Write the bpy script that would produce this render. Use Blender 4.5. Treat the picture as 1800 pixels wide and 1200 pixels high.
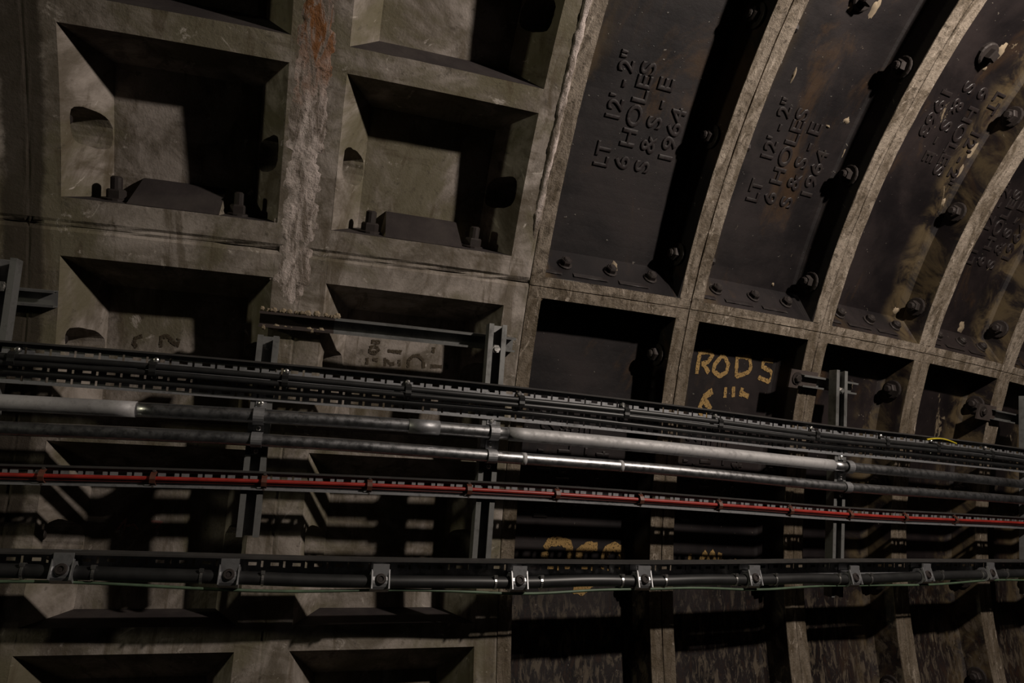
import bpy, math, random
import numpy as np
from mathutils import Matrix, Vector

random.seed(7)
for o in list(bpy.data.objects):
    bpy.data.objects.remove(o)
SC = bpy.context.scene
COL = SC.collection

# ------------------------------------------------------------------ geometry of the place
# Tunnel lining of 12'-2" bore on a curve. Wall coordinates: s along the tunnel (m),
# th = angle above the springing line, r = radius from the tunnel axis.
R = 1.854
K = 0.08915886            # curvature of the track
WC = 0.5912               # width of a concrete ring
WI = 0.508                # width of an iron ring
DC = 0.11                 # depth of concrete coffers
DI = 0.085                # depth of iron pans
CAM = np.array([-0.52071408, 0.2601999, 0.22374575])
BR = np.array([0.94442454, -0.32849711, 0.01232642])
BU = np.array([-0.10902021, -0.27761572, 0.9544863])
BF = np.array([0.31012399, 0.90278412, 0.29799992])
FPX = 1227.0033

def arc(s, y):
    a = K * s
    return (math.sin(a) / K - math.sin(a) * y, (1 - math.cos(a)) / K + math.cos(a) * y)

def SEC(s, y, z):
    p = arc(s, y)
    return Vector((p[0], p[1], z))

def W(s, th, r):
    return SEC(s, r * math.cos(th), r * math.sin(th))

# mounting plane of the cable supports: chord of the ring, t runs down it, n towards the track
TA, TB = .38, -.02
CA = np.array([R * math.cos(TA), R * math.sin(TA)])
CB = np.array([R * math.cos(TB), R * math.sin(TB)])
CU = (CB - CA) / np.linalg.norm(CB - CA)
CN = np.array([CU[1], -CU[0]])
if CN[0] > 0:
    CN = -CN

def TN(s, t, n):
    q = CA + CU * t + CN * n
    return SEC(s, q[0], q[1])

def frame_tn(s, t, n):
    a = K * s
    X = Vector((math.cos(a), math.sin(a), 0))
    nn = Vector((-math.sin(a), math.cos(a), 0))
    Y = nn * (-CU[0]) + Vector((0, 0, -CU[1]))
    Z = nn * CN[0] + Vector((0, 0, CN[1]))
    m = Matrix((X, Y, Z)).transposed().to_4x4()
    m.translation = TN(s, t, n)
    return m

def frame_w(s, th, r):
    a = K * s
    X = Vector((math.cos(a), math.sin(a), 0))
    nn = Vector((-math.sin(a), math.cos(a), 0))
    Y = nn * (-math.sin(th)) + Vector((0, 0, math.cos(th)))
    Z = nn * (-math.cos(th)) + Vector((0, 0, -math.sin(th)))
    m = Matrix((X, Y, Z)).transposed().to_4x4()
    m.translation = W(s, th, r)
    return m

def ray(px, py):
    d = BF + BR * (px - 900) / FPX - BU * (py - 600) / FPX
    return d / np.linalg.norm(d)

def syz(P):
    dx, dy = P[0], 1 / K - P[1]
    return math.atan2(dx, dy) / K, 1 / K - math.hypot(dx, dy), P[2]

def un(px, py, r=R):
    """pixel -> (s, th) where its ray meets the lining surface of radius r"""
    d = ray(px, py)
    def g(t):
        s, y, z = syz(CAM + d * t)
        return math.hypot(y, z) - r
    hi = .3
    while g(hi) < 0 and hi < 9: hi += .05
    lo = hi - .05
    for _ in range(30):
        m = (lo + hi) / 2
        if g(m) < 0: lo = m
        else: hi = m
    s, y, z = syz(CAM + d * lo)
    return s, math.atan2(z, y)

def unt(px, py, n):
    """pixel -> (s, t) where its ray meets the support plane offset by n"""
    d = ray(px, py)
    def g(t):
        s, y, z = syz(CAM + d * t)
        w = np.array([y, z]) - CA
        return w @ CN - n, s, w @ CU
    hi = .2
    while g(hi)[0] > 0 and hi < 9: hi += .05
    lo = hi - .05
    for _ in range(30):
        m = (lo + hi) / 2
        if g(m)[0] > 0: lo = m
        else: hi = m
    q = g(lo)
    return q[1], q[2]

# ------------------------------------------------------------------ camera, world, lamps, exposure
cam_d = bpy.data.cameras.new('camera')
cam_d.sensor_width = 36
cam_d.lens = 36 * FPX / 1800
cam_d.clip_start = .02
cam = bpy.data.objects.new('camera', cam_d)
COL.objects.link(cam)
M = Matrix((Vector(BR), Vector(BU), Vector(-BF))).transposed().to_4x4()
M.translation = Vector(CAM)
cam.matrix_world = M
SC.camera = cam

world = bpy.data.worlds.new('tunnel_dark')
SC.world = world
world.use_nodes = True
world.node_tree.nodes['Background'].inputs[0].default_value = (.9, .95, 1.0, 1)
world.node_tree.nodes['Background'].inputs[1].default_value = .0010

def lamp(name, s, y, z, power, col, size):
    d = bpy.data.lights.new(name, 'POINT')
    d.energy = power
    d.color = col
    d.shadow_soft_size = size
    o = bpy.data.objects.new(name, d)
    o.location = SEC(s, y, z)
    COL.objects.link(o)
    return o

lamp('tunnel_lamp_light', 1.12, -.02, 1.43, 142, (1.0, .89, .79), .035)
lamp('tunnel_lamp_light_far', -4.2, .1, 1.0, 48, (1.0, .95, .68), .06)

vs = SC.view_settings
SC.display_settings.display_device = 'sRGB'
vs.view_transform = 'Standard'
vs.look = 'None'
vs.exposure = 0.0
vs.gamma = 1.0
vs.use_curve_mapping = False

# ------------------------------------------------------------------ materials
class NT:
    def __init__(self, name):
        self.m = bpy.data.materials.new(name)
        self.m.use_nodes = True
        self.t = self.m.node_tree
        self.b = self.t.nodes['Principled BSDF']
    def n(self, typ, **kw):
        x = self.t.nodes.new(typ)
        for k, v in kw.items():
            if k == 'inp':
                for a, b in v.items():
                    if hasattr(b, 'is_output') or isinstance(b, bpy.types.NodeSocket):
                        self.t.links.new(b, x.inputs[a])
                    else:
                        x.inputs[a].default_value = b
            else:
                setattr(x, k, v)
        return x
    def uv(self):
        # wall coordinates (s, height along the ring) plus depth, so that flanks are not streaked
        u = self.sep(self.n('ShaderNodeUVMap', uv_map='wall').outputs[0])
        p = self.sep(self.pos())
        return self.n('ShaderNodeCombineXYZ', inp={0: u[0], 1: u[1], 2: p[1]}).outputs[0]
    def pos(self):
        return self.n('ShaderNodeNewGeometry').outputs['Position']
    def scaled(self, v, sc):
        sc = (sc[0], sc[1], (sc[0] + sc[1]) * .45)
        return self.n('ShaderNodeVectorMath', operation='MULTIPLY', inp={0: v, 1: sc}).outputs[0]
    def noise(self, v, scale, detail=6, rough=.6, dist=0):
        x = self.n('ShaderNodeTexNoise', inp={'Vector': v, 'Scale': scale, 'Detail': detail, 'Roughness': rough, 'Distortion': dist})
        return x.outputs[0]
    def ramp(self, f, a, b, lo=0., hi=1., smooth=True):
        x = self.n('ShaderNodeMapRange', inp={'Value': f, 'From Min': a, 'From Max': b, 'To Min': lo, 'To Max': hi})
        x.interpolation_type = 'SMOOTHSTEP' if smooth else 'LINEAR'
        return x.outputs[0]
    def mix(self, f, a, b):
        x = self.n('ShaderNodeMix', data_type='RGBA')
        for i, v in ((0, f), (6, a), (7, b)):
            if isinstance(v, bpy.types.NodeSocket): self.t.links.new(v, x.inputs[i])
            else: x.inputs[i].default_value = v if not isinstance(v, tuple) else (*v, 1)[:4]
        return x.outputs[2]
    def math(self, op, a, b=0.):
        return self.n('ShaderNodeMath', operation=op, inp={0: a, 1: b}).outputs[0]
    def sep(self, v):
        return self.n('ShaderNodeSeparateXYZ', inp={0: v}).outputs
    def out(self, col=None, rough=.9, metal=0., bump=None, strength=.4, dist=.004, spec=.5, alpha=None):
        def st(k, v):
            if isinstance(v, bpy.types.NodeSocket): self.t.links.new(v, self.b.inputs[k])
            else: self.b.inputs[k].default_value = v
        st('Base Color', col if isinstance(col, bpy.types.NodeSocket) else (*col, 1))
        st('Roughness', rough); st('Metallic', metal); st('Specular IOR Level', spec)
        if alpha is not None: st('Alpha', alpha)
        if bump is not None:
            bn = self.n('ShaderNodeBump', inp={'Height': bump, 'Strength': strength, 'Distance': dist})
            self.t.links.new(bn.outputs[0], self.b.inputs['Normal'])
        return self.m

def mat_concrete():
    q = NT('damp_concrete'); v = q.uv(); xy = q.sep(v)
    n1 = q.noise(v, 6, 9, .68, .8); n2 = q.noise(v, 42, 7, .7); n3 = q.noise(v, 3.1, 6, .62, .5)
    st = q.noise(q.scaled(v, (20, 2.0, 1)), 1.0, 6, .65, .7)       # drips run down the wall
    hz = q.noise(q.scaled(v, (2.2, 12, 1)), 1.0, 7, .7, 1.1)       # grime along the ledges
    c = q.mix(q.ramp(n1, .36, .64), (.125, .104, .080), (.345, .302, .268))
    c = q.mix(q.math('MULTIPLY', q.ramp(n3, .47, .60), .85), c, (.130, .114, .070))       # algae
    c = q.mix(q.math('MULTIPLY', q.ramp(st, .52, .66), .65), c, (.085, .064, .038))
    c = q.mix(q.math('MULTIPLY', q.ramp(hz, .55, .68), .55), c, (.070, .052, .030))
    c = q.mix(q.math('MULTIPLY', q.ramp(n2, .57, .70), .6), c, (.055, .045, .034))
    c = q.mix(q.math('MULTIPLY', q.ramp(q.noise(v, 15, 9, .75, 1.2), .60, .68), .80), c, (.50, .45, .40))
    # dark damp grime along the joint of the far left ring
    d = q.math('ABSOLUTE', q.math('ADD', xy[0], 1.193))
    wob = q.math('ADD', d, q.math('MULTIPLY', q.math('SUBTRACT', n1, .5), .05))
    c = q.mix(q.math('MULTIPLY', q.ramp(wob, .048, .034), .90), c, (.040, .031, .022))
    h = q.math('ADD', q.math('MULTIPLY', n2, .6), q.math('MULTIPLY', q.noise(v, 150, 4, .65), .4))
    return q.out(c, .88, 0, h, .42, .006, .3)

def mat_dust():
    q = NT('brake_dust_on_ledges'); v = q.uv()
    n = q.noise(v, 9, 6)
    c = q.mix(q.ramp(n, .35, .7), (.030, .024, .024), (.052, .043, .040))
    return q.out(c, .95, 0, q.noise(v, 90, 4), .25, .003, .2)

def mat_crust():
    q = NT('calcite_crust'); v = q.uv(); xy = q.sep(v)
    n1 = q.noise(q.scaled(v, (30, 3.4, 1)), 1.3, 8, .68, .9); n2 = q.noise(v, 60, 7, .72)
    n0 = q.noise(v, 12, 6, .6)
    c = q.mix(q.ramp(n1, .38, .60), (.170, .135, .105), (.60, .51, .47))
    c = q.mix(q.math('MULTIPLY', q.ramp(n0, .5, .66), .6), c, (.19, .165, .13))
    top = q.math('ADD', xy[1], q.math('MULTIPLY', q.math('SUBTRACT', n0, .5), .35))
    c = q.mix(q.math('MULTIPLY', q.math('MULTIPLY', q.ramp(top, 1.12, 1.30), q.ramp(n1, .42, .54)), q.ramp(xy[0], -.3, -.4)), c, (.21, .080, .020))
    c = q.mix(q.math('MULTIPLY', q.ramp(n2, .58, .66), .8), c, (.055, .038, .024))
    return q.out(c, .72, 0, n2, .8, .010, .4)

def mat_iron():
    q = NT('sooty_cast_iron'); v = q.uv(); xy = q.sep(v)
    n1 = q.noise(v, 4, 6, .6, .3); n2 = q.noise(v, 60, 7, .72)
    c = q.mix(q.ramp(n1, .35, .68), (.0052, .0038, .0045), (.0140, .0086, .0084))
    r1 = q.noise(q.scaled(v, (5, 1.6, 1)), 1.1, 7, .68, .6)
    c = q.mix(q.math('MULTIPLY', q.ramp(r1, .53, .68), .8), c, (.042, .022, .009))
    # rust washed down beside each ring flange
    fr = q.math('MULTIPLY', q.math('FRACT', q.math('DIVIDE', q.math('ADD', xy[0], 5.08), .508)), .508)
    rb = q.math('MULTIPLY', q.ramp(q.math('ADD', fr, q.math('MULTIPLY', n1, .10)), .19, .10), q.ramp(q.noise(q.scaled(v, (3, 1.3, 1)), 1.7, 5), .46, .60))
    c = q.mix(q.math('MULTIPLY', rb, .85), c, (.066, .042, .018))
    # pale lime runs, more of them further along the tunnel
    grow = q.ramp(xy[0], .3, 1.7, -.03, .045, False)
    l1 = q.noise(q.scaled(v, (11, 4.5, 1)), 1.3, 8, .72, .9)
    c = q.mix(q.math('MULTIPLY', q.ramp(q.math('ADD', l1, grow), .665, .70), .8), c, (.21, .165, .11))
    rf = q.math('MULTIPLY', q.ramp(q.math('ADD', fr, q.math('MULTIPLY', n1, .12)), .40, .47), q.ramp(xy[0], .9, 1.4))
    c = q.mix(q.math('MULTIPLY', rf, q.ramp(q.noise(v, 11, 7, .65, .6), .40, .62)), c, (.075, .054, .028))
    sp = q.noise(v, 85, 2, .5)
    c = q.mix(q.math('MULTIPLY', q.ramp(sp, .735, .77), .5), c, (.17, .15, .12))
    # scabby rust and lime towards the invert
    low = q.ramp(q.math('ADD', xy[1], q.math('MULTIPLY', n1, .12)), .26, .10)
    sc = q.noise(q.scaled(v, (40, 17, 1)), 1.2, 8, .72, .6)
    c = q.mix(q.math('MULTIPLY', low, q.ramp(sc, .48, .60)), c, (.085, .066, .047))
    c = q.mix(q.math('MULTIPLY', low, q.ramp(sc, .46, .38, 0, .6)), c, (.030, .014, .008))
    h = q.math('ADD', q.math('MULTIPLY', n2, .35), q.math('MULTIPLY', q.ramp(sp, .70, .80), .7))
    return q.out(c, q.ramp(n1, .3, .7, .44, .64), 0, h, .30, .004, .38)

def mat_flange():
    q = NT('limewashed_flange_face'); v = q.uv()
    n1 = q.noise(q.scaled(v, (12, 4, 1)), 1.6, 8, .70, 1.0); n2 = q.noise(v, 55, 7, .74)
    c = q.mix(q.ramp(n1, .36, .62), (.105, .080, .054), (.30, .25, .20))
    c = q.mix(q.math('MULTIPLY', q.ramp(n2, .53, .66), .8), c, (.048, .036, .024))
    low = q.ramp(q.sep(v)[1], .92, .78, 0, .50)
    c = q.mix(low, c, (.085, .062, .036))
    c = q.mix(q.math('MULTIPLY', q.ramp(q.noise(q.scaled(v, (18, 5, 1)), 2, 7, .72, 1.2), .58, .66), .8), c, (.47, .40, .33))
    return q.out(c, .82, 0, n2, .8, .010, .3)

def mat_metal(name, col, rough, metal, nscale=40, amt=.35, dirt=(.02, .016, .012)):
    q = NT(name); p = q.pos()
    n = q.noise(p, nscale, 6, .65); n2 = q.noise(p, 9, 5, .6)
    c = q.mix(q.math('MULTIPLY', q.ramp(n, .45, .75), amt), col, dirt)
    c = q.mix(q.math('MULTIPLY', q.ramp(n2, .5, .75), amt), c, dirt)
    r = q.ramp(n, .3, .7, rough, min(1, rough + .2))
    return q.out(c, r, metal, n, .15, .001, .5)

def mat_plain(name, col, rough=.5, metal=0.):
    q = NT(name); p = q.pos()
    n = q.noise(p, 30, 4)
    c = q.mix(q.ramp(n, .3, .7), tuple(x * .75 for x in col), tuple(min(1, x * 1.2) for x in col))
    return q.out(c, rough, metal)

def mat_paint(name, col, cov=.5):
    q = NT(name); v = q.uv()
    n = q.noise(v, 230, 4, .6)
    a = q.ramp(n, cov - .16, cov - .02)
    c = q.mix(q.noise(v, 25, 4), tuple(x * .7 for x in col), tuple(min(1, x * 1.3) for x in col))
    return q.out(c, .85, 0, n, .3, .002, .3, alpha=a)

MT = dict(
    conc=mat_concrete(), dust=mat_dust(), crust=mat_crust(), iron=mat_iron(), flange=mat_flange(),
    galv=mat_metal('galvanised_steel', (.33, .33, .34), .42, .75, 60, .45),
    strut=mat_metal('dull_galvanised_strut', (.20, .20, .195), .5, .55, 45, .5),
    rusty=mat_metal('rusty_steel', (.060, .045, .040), .7, .3, 40, .5),
    nut=mat_metal('sooty_bolt_steel', (.026, .019, .017), .6, .3, 70, .5),
    tray=mat_metal('tray_steel', (.30, .30, .31), .45, .6, 80, .55),
    traydust=mat_plain('dusty_tray_lip', (.030, .027, .025), .8),
    conduit=mat_metal('shiny_conduit_steel', (.46, .46, .47), .26, .97, 70, .45),
    matt=mat_metal('matt_grey_conduit', (.42, .41, .41), .55, .35, 60, .35),
    alu=mat_metal('cast_aluminium', (.55, .55, .56), .32, .85, 60, .35),
    screw=mat_metal('bright_zinc_screw', (.75, .73, .70), .22, .95, 60, .2),
    black=mat_plain('black_cable_sheath', (.018, .018, .018), .42),
    clip=mat_plain('black_plastic_clip', (.012, .012, .012), .5),
    red=mat_plain('red_cable_sheath', (.26, .020, .014), .45),
    maroon=mat_plain('dark_red_sheath', (.07, .010, .008), .5),
    green=mat_plain('green_yellow_earth_sheath', (.075, .115, .070), .5),
    yellow=mat_plain('yellow_tag', (.42, .33, .02), .5),
    brown=mat_plain('brown_clip', (.10, .035, .022), .5),
    ochre=mat_paint('ochre_paint', (.30, .190, .070), .50),
    pink=mat_paint('pink_chalk', (.42, .20, .17), .48),
    stencil=mat_paint('faded_dark_stencil', (.060, .045, .028), .52),
    letter=mat_metal('cast_letter_iron', (.020, .015, .015), .34, .1, 70, .4),
    lime=mat_plain('pale_lime_splash', (.23, .18, .12), .85),
)

# ------------------------------------------------------------------ mesh helpers
class MB:
    def __init__(self):
        self.v = []; self.f = []; self.mi = []; self.uv = []
    def add(self, p, uv=(0, 0)):
        self.v.append(tuple(p)); self.uv.append(uv); return len(self.v) - 1
    def w(self, s, th, r):
        return self.add(W(s, th, r), (s, th * R))
    def face(self, idx, m=0):
        self.f.append(tuple(idx)); self.mi.append(m)
    def grid(self, fn, us, vs, m=0, flip=False):
        ids = [[fn(u, v) for v in vs] for u in us]
        for i in range(len(us) - 1):
            for j in range(len(vs) - 1):
                q = (ids[i][j], ids[i + 1][j], ids[i + 1][j + 1], ids[i][j + 1])
                self.face(q[::-1] if flip else q, m)
        return ids
    def box(self, x0, x1, y0, y1, z0, z1, m=0, mat=None):
        b = len(self.v)
        for z in (z0, z1):
            for y in (y0, y1):
                for x in (x0, x1):
                    p = Vector((x, y, z))
                    self.add(mat @ p if mat else p)
        for q in ((0, 2, 3, 1), (4, 5, 7, 6), (0, 1, 5, 4), (2, 6, 7, 3), (0, 4, 6, 2), (1, 3, 7, 5)):
            self.face([b + i for i in q], m)
    def lathe(self, prof, seg=12, axis='Z', m=0, mat=None, phase=0.):
        """prof: list of (radius, height)"""
        rings = []
        for rr, h in prof:
            ring = []
            for k in range(seg):
                a = 2 * math.pi * k / seg + phase
                p = (rr * math.cos(a), rr * math.sin(a), h)
                if axis == 'X': p = (p[2], p[0], p[1])
                if axis == 'Y': p = (p[1], p[2], p[0])
                p = Vector(p)
                ring.append(self.add(mat @ p if mat else p))
            rings.append(ring)
        for a, b in zip(rings, rings[1:]):
            for k in range(seg):
                self.face((a[k], a[(k + 1) % seg], b[(k + 1) % seg], b[k]), m)
        self.face(rings[0][::-1], m); self.face(rings[-1], m)
    def obj(self, name, mats, parent=None, smooth=False, mw=None, local=None):
        me = bpy.data.meshes.new(name)
        me.from_pydata(self.v, [], self.f)
        ul = me.uv_layers.new(name='wall')
        li = np.zeros(len(me.loops), dtype=np.int32)
        me.loops.foreach_get('vertex_index', li)
        ul.data.foreach_set('uv', np.array(self.uv, dtype=np.float32)[li].ravel())
        me.polygons.foreach_set('material_index', self.mi)
        if smooth:
            me.polygons.foreach_set('use_smooth', [True] * len(self.f))
        for k in (mats if isinstance(mats, (list, tuple)) else [mats]):
            me.materials.append(MT[k])
        me.update()
        return put(name, me, parent, mw, local)

def put(name, me, parent=None, mw=None, local=None):
    o = bpy.data.objects.new(name, me)
    COL.objects.link(o)
    if parent is not None:
        o.parent = parent
        if local is not None:
            o.matrix_local = local
        elif mw is not None:
            o.matrix_parent_inverse = world_of(parent).inverted(); o.matrix_basis = mw
        else:
            o.matrix_parent_inverse = world_of(parent).inverted()
    elif mw is not None:
        o.matrix_world = mw
    return o

def world_of(o):
    m = o.matrix_basis.copy()
    if o.parent is not None:
        m = world_of(o.parent) @ o.matrix_parent_inverse @ m
    return m

def empty(name, mw=None):
    o = bpy.data.objects.new(name, None)
    o.empty_display_size = .05
    COL.objects.link(o)
    if mw is not None: o.matrix_world = mw
    return o

def tag(o, label, cat, group=None, kind=None):
    o['label'] = label
    if cat: o['category'] = cat
    if group: o['group'] = group
    if kind: o['kind'] = kind
    return o

def lin(a, b, n):
    return [a + (b - a) * i / n for i in range(n + 1)]

def hsh(*k):
    x = math.sin(sum(a * b for a, b in zip(k, (127.1, 311.7, 74.7)))) * 43758.5453
    return x - math.floor(x) - .5

# ------------------------------------------------------------------ concrete lining (wall_left)
wall_c = empty('wall_left', Matrix.Translation(W(-.6, 0, R)))
tag(wall_c, 'coffered precast concrete tunnel lining with deep square recesses', None, kind='structure')
wall_i = empty('wall_right', Matrix.Translation(W(1.2, 0, R)))
tag(wall_i, 'dark cast iron tunnel lining of flanged ring segments', None, kind='structure')

def hexbolt(r=.018, h=.012, end=.010, el=.02, washer=.026):
    b = MB()
    if washer: b.lathe([(washer, 0), (washer, .004), (washer * .9, .0055)], 16)
    b.lathe([(r, .004), (r, h + .004), (r * .86, h + .007)], 6)
    b.lathe([(end, h), (end, h + el), (end * .7, h + el + .003)], 12)
    return b
_protos = {}
def proto(key, builder, mats):
    """mesh data shared between alike pieces"""
    if key not in _protos:
        o = builder().obj(key, mats)
        _protos[key] = o.data
        bpy.data.objects.remove(o)
    return _protos[key]

def sq(a):
    """direction on the unit square border for angle a"""
    c, s = math.cos(a), math.sin(a); m = max(abs(c), abs(s)); return c / m, s / m
def rr(a, ex=3.2):
    c, s = math.cos(a), math.sin(a)
    k = (abs(c) ** ex + abs(s) ** ex) ** (-1 / ex); return c * k, s * k

def coffer(b, sa, sb, ta, tb, joint_bottom, joint_top, hole=True):
    """sa<sb opening along s, ta<tb opening along th"""
    ds = .068
    bt = (.004 if joint_bottom else .011)
    tt = .030
    SA, SB, TA_, TB_ = sa + ds, sb - ds, ta + bt, tb - tt
    rb = R + DC
    # back
    b.grid(lambda s, t: b.w(s, t, rb + .0015 * hsh(s * 9, t * 9)), lin(SA, SB, 6), lin(TA_, TB_, 5), 0)
    def q(p00, p10, p11, p01, u, v):
        c = [p00[i] * (1 - u) * (1 - v) + p10[i] * u * (1 - v) + p11[i] * u * v + p01[i] * (1 - u) * v for i in range(3)]
        return c
    # top wall, bottom wall
    P = lambda u, v: b.w(*q((sa, tb, R), (sb, tb, R), (SB, TB_, rb), (SA, TB_, rb), u, v))
    b.grid(P, lin(0, 1, 6), lin(0, 1, 3), 0)
    P = lambda u, v: b.w(*q((sa, ta, R), (sb, ta, R), (SB, TA_, rb), (SA, TA_, rb), u, v))
    b.grid(P, lin(0, 1, 6), lin(0, 1, 3), 1)
    # side walls with bolt pockets
    for side in (-1, 1):
        so, si = (sa, SA) if side < 0 else (sb, SB)
        C = ((so, ta, R), (si, TA_, rb), (si, TB_, rb), (so, tb, R))
        if not hole:
            b.grid(lambda u, v: b.w(*q(*C, u, v)), lin(0, 1, 2), lin(0, 1, 4), 0); continue
        N = 32
        cu, cv, hu, hv = .57, .46, .40, .125
        inn, mid, outr = [], [], []
        for k in range(N):
            a = 2 * math.pi * k / N
            x, y = rr(a); X, Y = sq(a)
            jit = 1 + .06 * hsh(so * 7, k * 1.7, ta * 13)
            ui, vi = cu + hu * x * jit, cv + hv * y * jit
            uo, vo = .5 + .5 * X, .5 + .5 * Y
            pi = q(*C, ui, vi)
            inn.append(b.w(*pi)); mid.append(b.w(*q(*C, (ui + uo) / 2, (vi + vo) / 2))); outr.append(b.w(*q(*C, uo, vo)))
        sj = so + side * .055
        deep = []
        for k in range(N):
            a = 2 * math.pi * k / N
            x, y = rr(a)
            p = q(*C, cu + hu * x * .95, cv + hv * y * .95)
            deep.append(b.w(sj, p[1], p[2] - .006))
        for k in range(N):
            j = (k + 1) % N
            b.face((outr[k], outr[j], mid[j], mid[k]), 0); b.face((mid[k], mid[j], inn[j], inn[k]), 0)
            b.face((inn[k], inn[j], deep[j], deep[k]), 0)
        b.face(deep, 0)
    if joint_bottom:
        # haunch between the two bolt pockets
        w = sb - sa
        a0, b0 = sa + w * .285, sb - w * .285
        def H(u, v):      # v: 0 front toe .. 1 crest .. 2 back
            s = a0 + (b0 - a0) * u
            if v <= 1: r, t = R + .004 + (DC * .82) * v, ta + .0005 + .0245 * v
            else: r, t = R + DC * .82 + (v - 1) * DC * .25, ta + .0250 + .003 * (v - 1)
            s += (.5 - u) * 2 * (.004 * max(0, min(1, v)))
            return s, t, r
        g = b.grid(lambda u, v: b.w(*H(u, v)), lin(0, 1, 8), [0, .33, .66, .9, 1, 1.3, 2], 1)
        for u in (0, 1):
            col = g[0] if u == 0 else g[-1]
            low = []
            for v in [0, .33, .66, .9, 1, 1.3, 2]:
                s, t, r = H(u, v)
                low.append(b.w(s + (-.010 if u == 0 else .010), ta - .002, r))
            for i in range(len(col) - 1):
                b.face((col[i], col[i + 1], low[i + 1], low[i]), 0)

def frange(a, b, step):
    n = max(1, int(round((b - a) / step)))
    return lin(a, b, n)

def concrete_segment(s0, s1, t_lo, t_hi, coffers, name='concrete_segment'):
    """coffers: list of (ta,tb) between t_lo and t_hi (joints)"""
    b = MB()
    e = .0035
    sa, sb = s0 + .064, s1 - .062
    # rib face: left strip, right strip, webs; joint edges rolled back into a groove
    def face(s, t):
        dr = min(s - s0, s1 - s)
        d = min((t - t_lo) * R, (t_hi - t) * R)
        r = R + .0012 * hsh(s * 31, t * 17) + (.0012 if dr < .004 else 0)
        if d < .004: r = R + .0012 + .012 * max(0, hsh(round(s * 16), t * 3) + .12)
        elif d < .010: r = R + .0015 + .003 * abs(hsh(s * 13, t * 11)) * 2
        ss = s + (.002 * hsh(t * 23, s * 3) if .004 < d < .012 else 0)
        return b.w(ss, t, r)
    tl = sorted(set([t_lo, t_lo + .003, t_lo + .006] + [x for c in coffers for x in c] + [t_hi - .006, t_hi - .003, t_hi]))
    tt = []
    for i in range(len(tl) - 1):
        tt += frange(tl[i], tl[i + 1], .02)[:-1]
    tt.append(tl[-1])
    SL = [s0, s0 + .005, s0 + .011, s0 + .03, sa]
    SR = [sb, s1 - .03, s1 - .011, s1 - .005, s1]
    b.grid(face, SL, tt, 0); b.grid(face, SR, tt, 0)
    edges = [t_lo] + [x for c in coffers for x in c] + [t_hi]
    for i in range(0, len(edges), 2):
        a, c = edges[i], edges[i + 1]
        ts = [a] + ([a + .003, a + .006] if i == 0 else []) + [(a + c) / 2] + ([c - .006, c - .003] if i + 2 >= len(edges) else []) + [c]
        b.grid(face, lin(sa, sb, 10), sorted(ts), 0)
    # joint flanks
    for s in (s0, s1):
        b.grid(lambda t, r: b.w(s, t, r), frange(t_lo, t_hi, .05), [R + .002, R + DC + .06], 0)
    for t in (t_lo, t_hi):
        b.grid(lambda s, r: b.w(s, t, r), lin(s0, s1, 3), [R + .002, R + DC + .06], 0)
    for k, (ta, tb) in enumerate(coffers):
        coffer(b, sa, sb, ta, tb, k == 0, k == len(coffers) - 1)
    o = b.obj(name, ['conc', 'dust'], wall_c)
    # pocket bolts standing on the segment joint and through the ring joints
    ta, tb = coffers[0]
    w = sb - sa
    pm = proto('joint_bolt', lambda: hexbolt(.019, .016, .0115, .030, .024), 'nut')
    for fx in (.205, .795):
        m = frame_w(sa + w * fx, ta + .001, R + .05) @ Matrix.Rotation(-math.pi / 2, 4, 'X')
        put('joint_bolt', pm, o, m)
    return o

upper = [(.494, .663), (.690, .860), (.887, 1.057)]
lower = [(-.147, .022), (.048, .237), (.264, .433)]
for i in range(1, 5):
    s0, s1 = -WC * i, -WC * (i - 1)
    concrete_segment(s0, s1, .465, 1.086, upper)
    concrete_segment(s0, s1, -.176, .465, lower)
for i in (1, 2, 3):
    pm = proto('ring_bolt', lambda: hexbolt(.016, .014, .010, .022, 0), 'nut')
    for (ta, tb) in (upper[0], upper[1], lower[2], lower[1]):
        th = ta + (tb - ta) * .46
        for side in (-1, 1):
            so = -WC * i + .012 if side < 0 else -WC * (i - 1) - .012
            m = frame_w(so, th, R + .068) @ Matrix.Rotation(-side * math.pi / 2, 4, 'Y')
            put('ring_bolt', pm, wall_c, m)

# crust of calcite and rust along the joint between the two concrete rings
def crust(name, sfun, t0, t1, half, thick, seed, parent, nt=90, ns=14):
    b = MB()
    def f(u, v):
        t = t0 + (t1 - t0) * v
        w = half * (.75 + .5 * (hsh(round(v * 40), seed) + .5))
        c = sfun(t)
        x = (u - .5) * 2
        edge = 1 - abs(x) ** 3
        n = (hsh(u * 6.1 + seed, v * 57.3) + .5) * .5 + (hsh(round(u * 4), round(v * 25), seed) + .5) * .5
        taper = min(1, v * 8, (1 - v) * 8)
        h = thick * edge * (.35 + .9 * n) * taper - .0025 * (1 - edge * taper)
        return b.w(c + x * w * (.6 + .4 * taper), t, R - h)
    b.grid(f, lin(0, 1, ns), lin(0, 1, nt), 0)
    return b.obj(name, ['crust'], parent, smooth=True)
crust('calcite_crust', lambda t: -.603 + (t - .55) * .02, .38, .80, .046, .0030, 1.3, wall_c, 160, 24)['label'] = 'pale calcite and orange rust crust along the ring joint'
crust('calcite_crust', lambda t: -.008, .50, .86, .012, .006, 5.1, wall_c, 110, 6)

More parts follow.
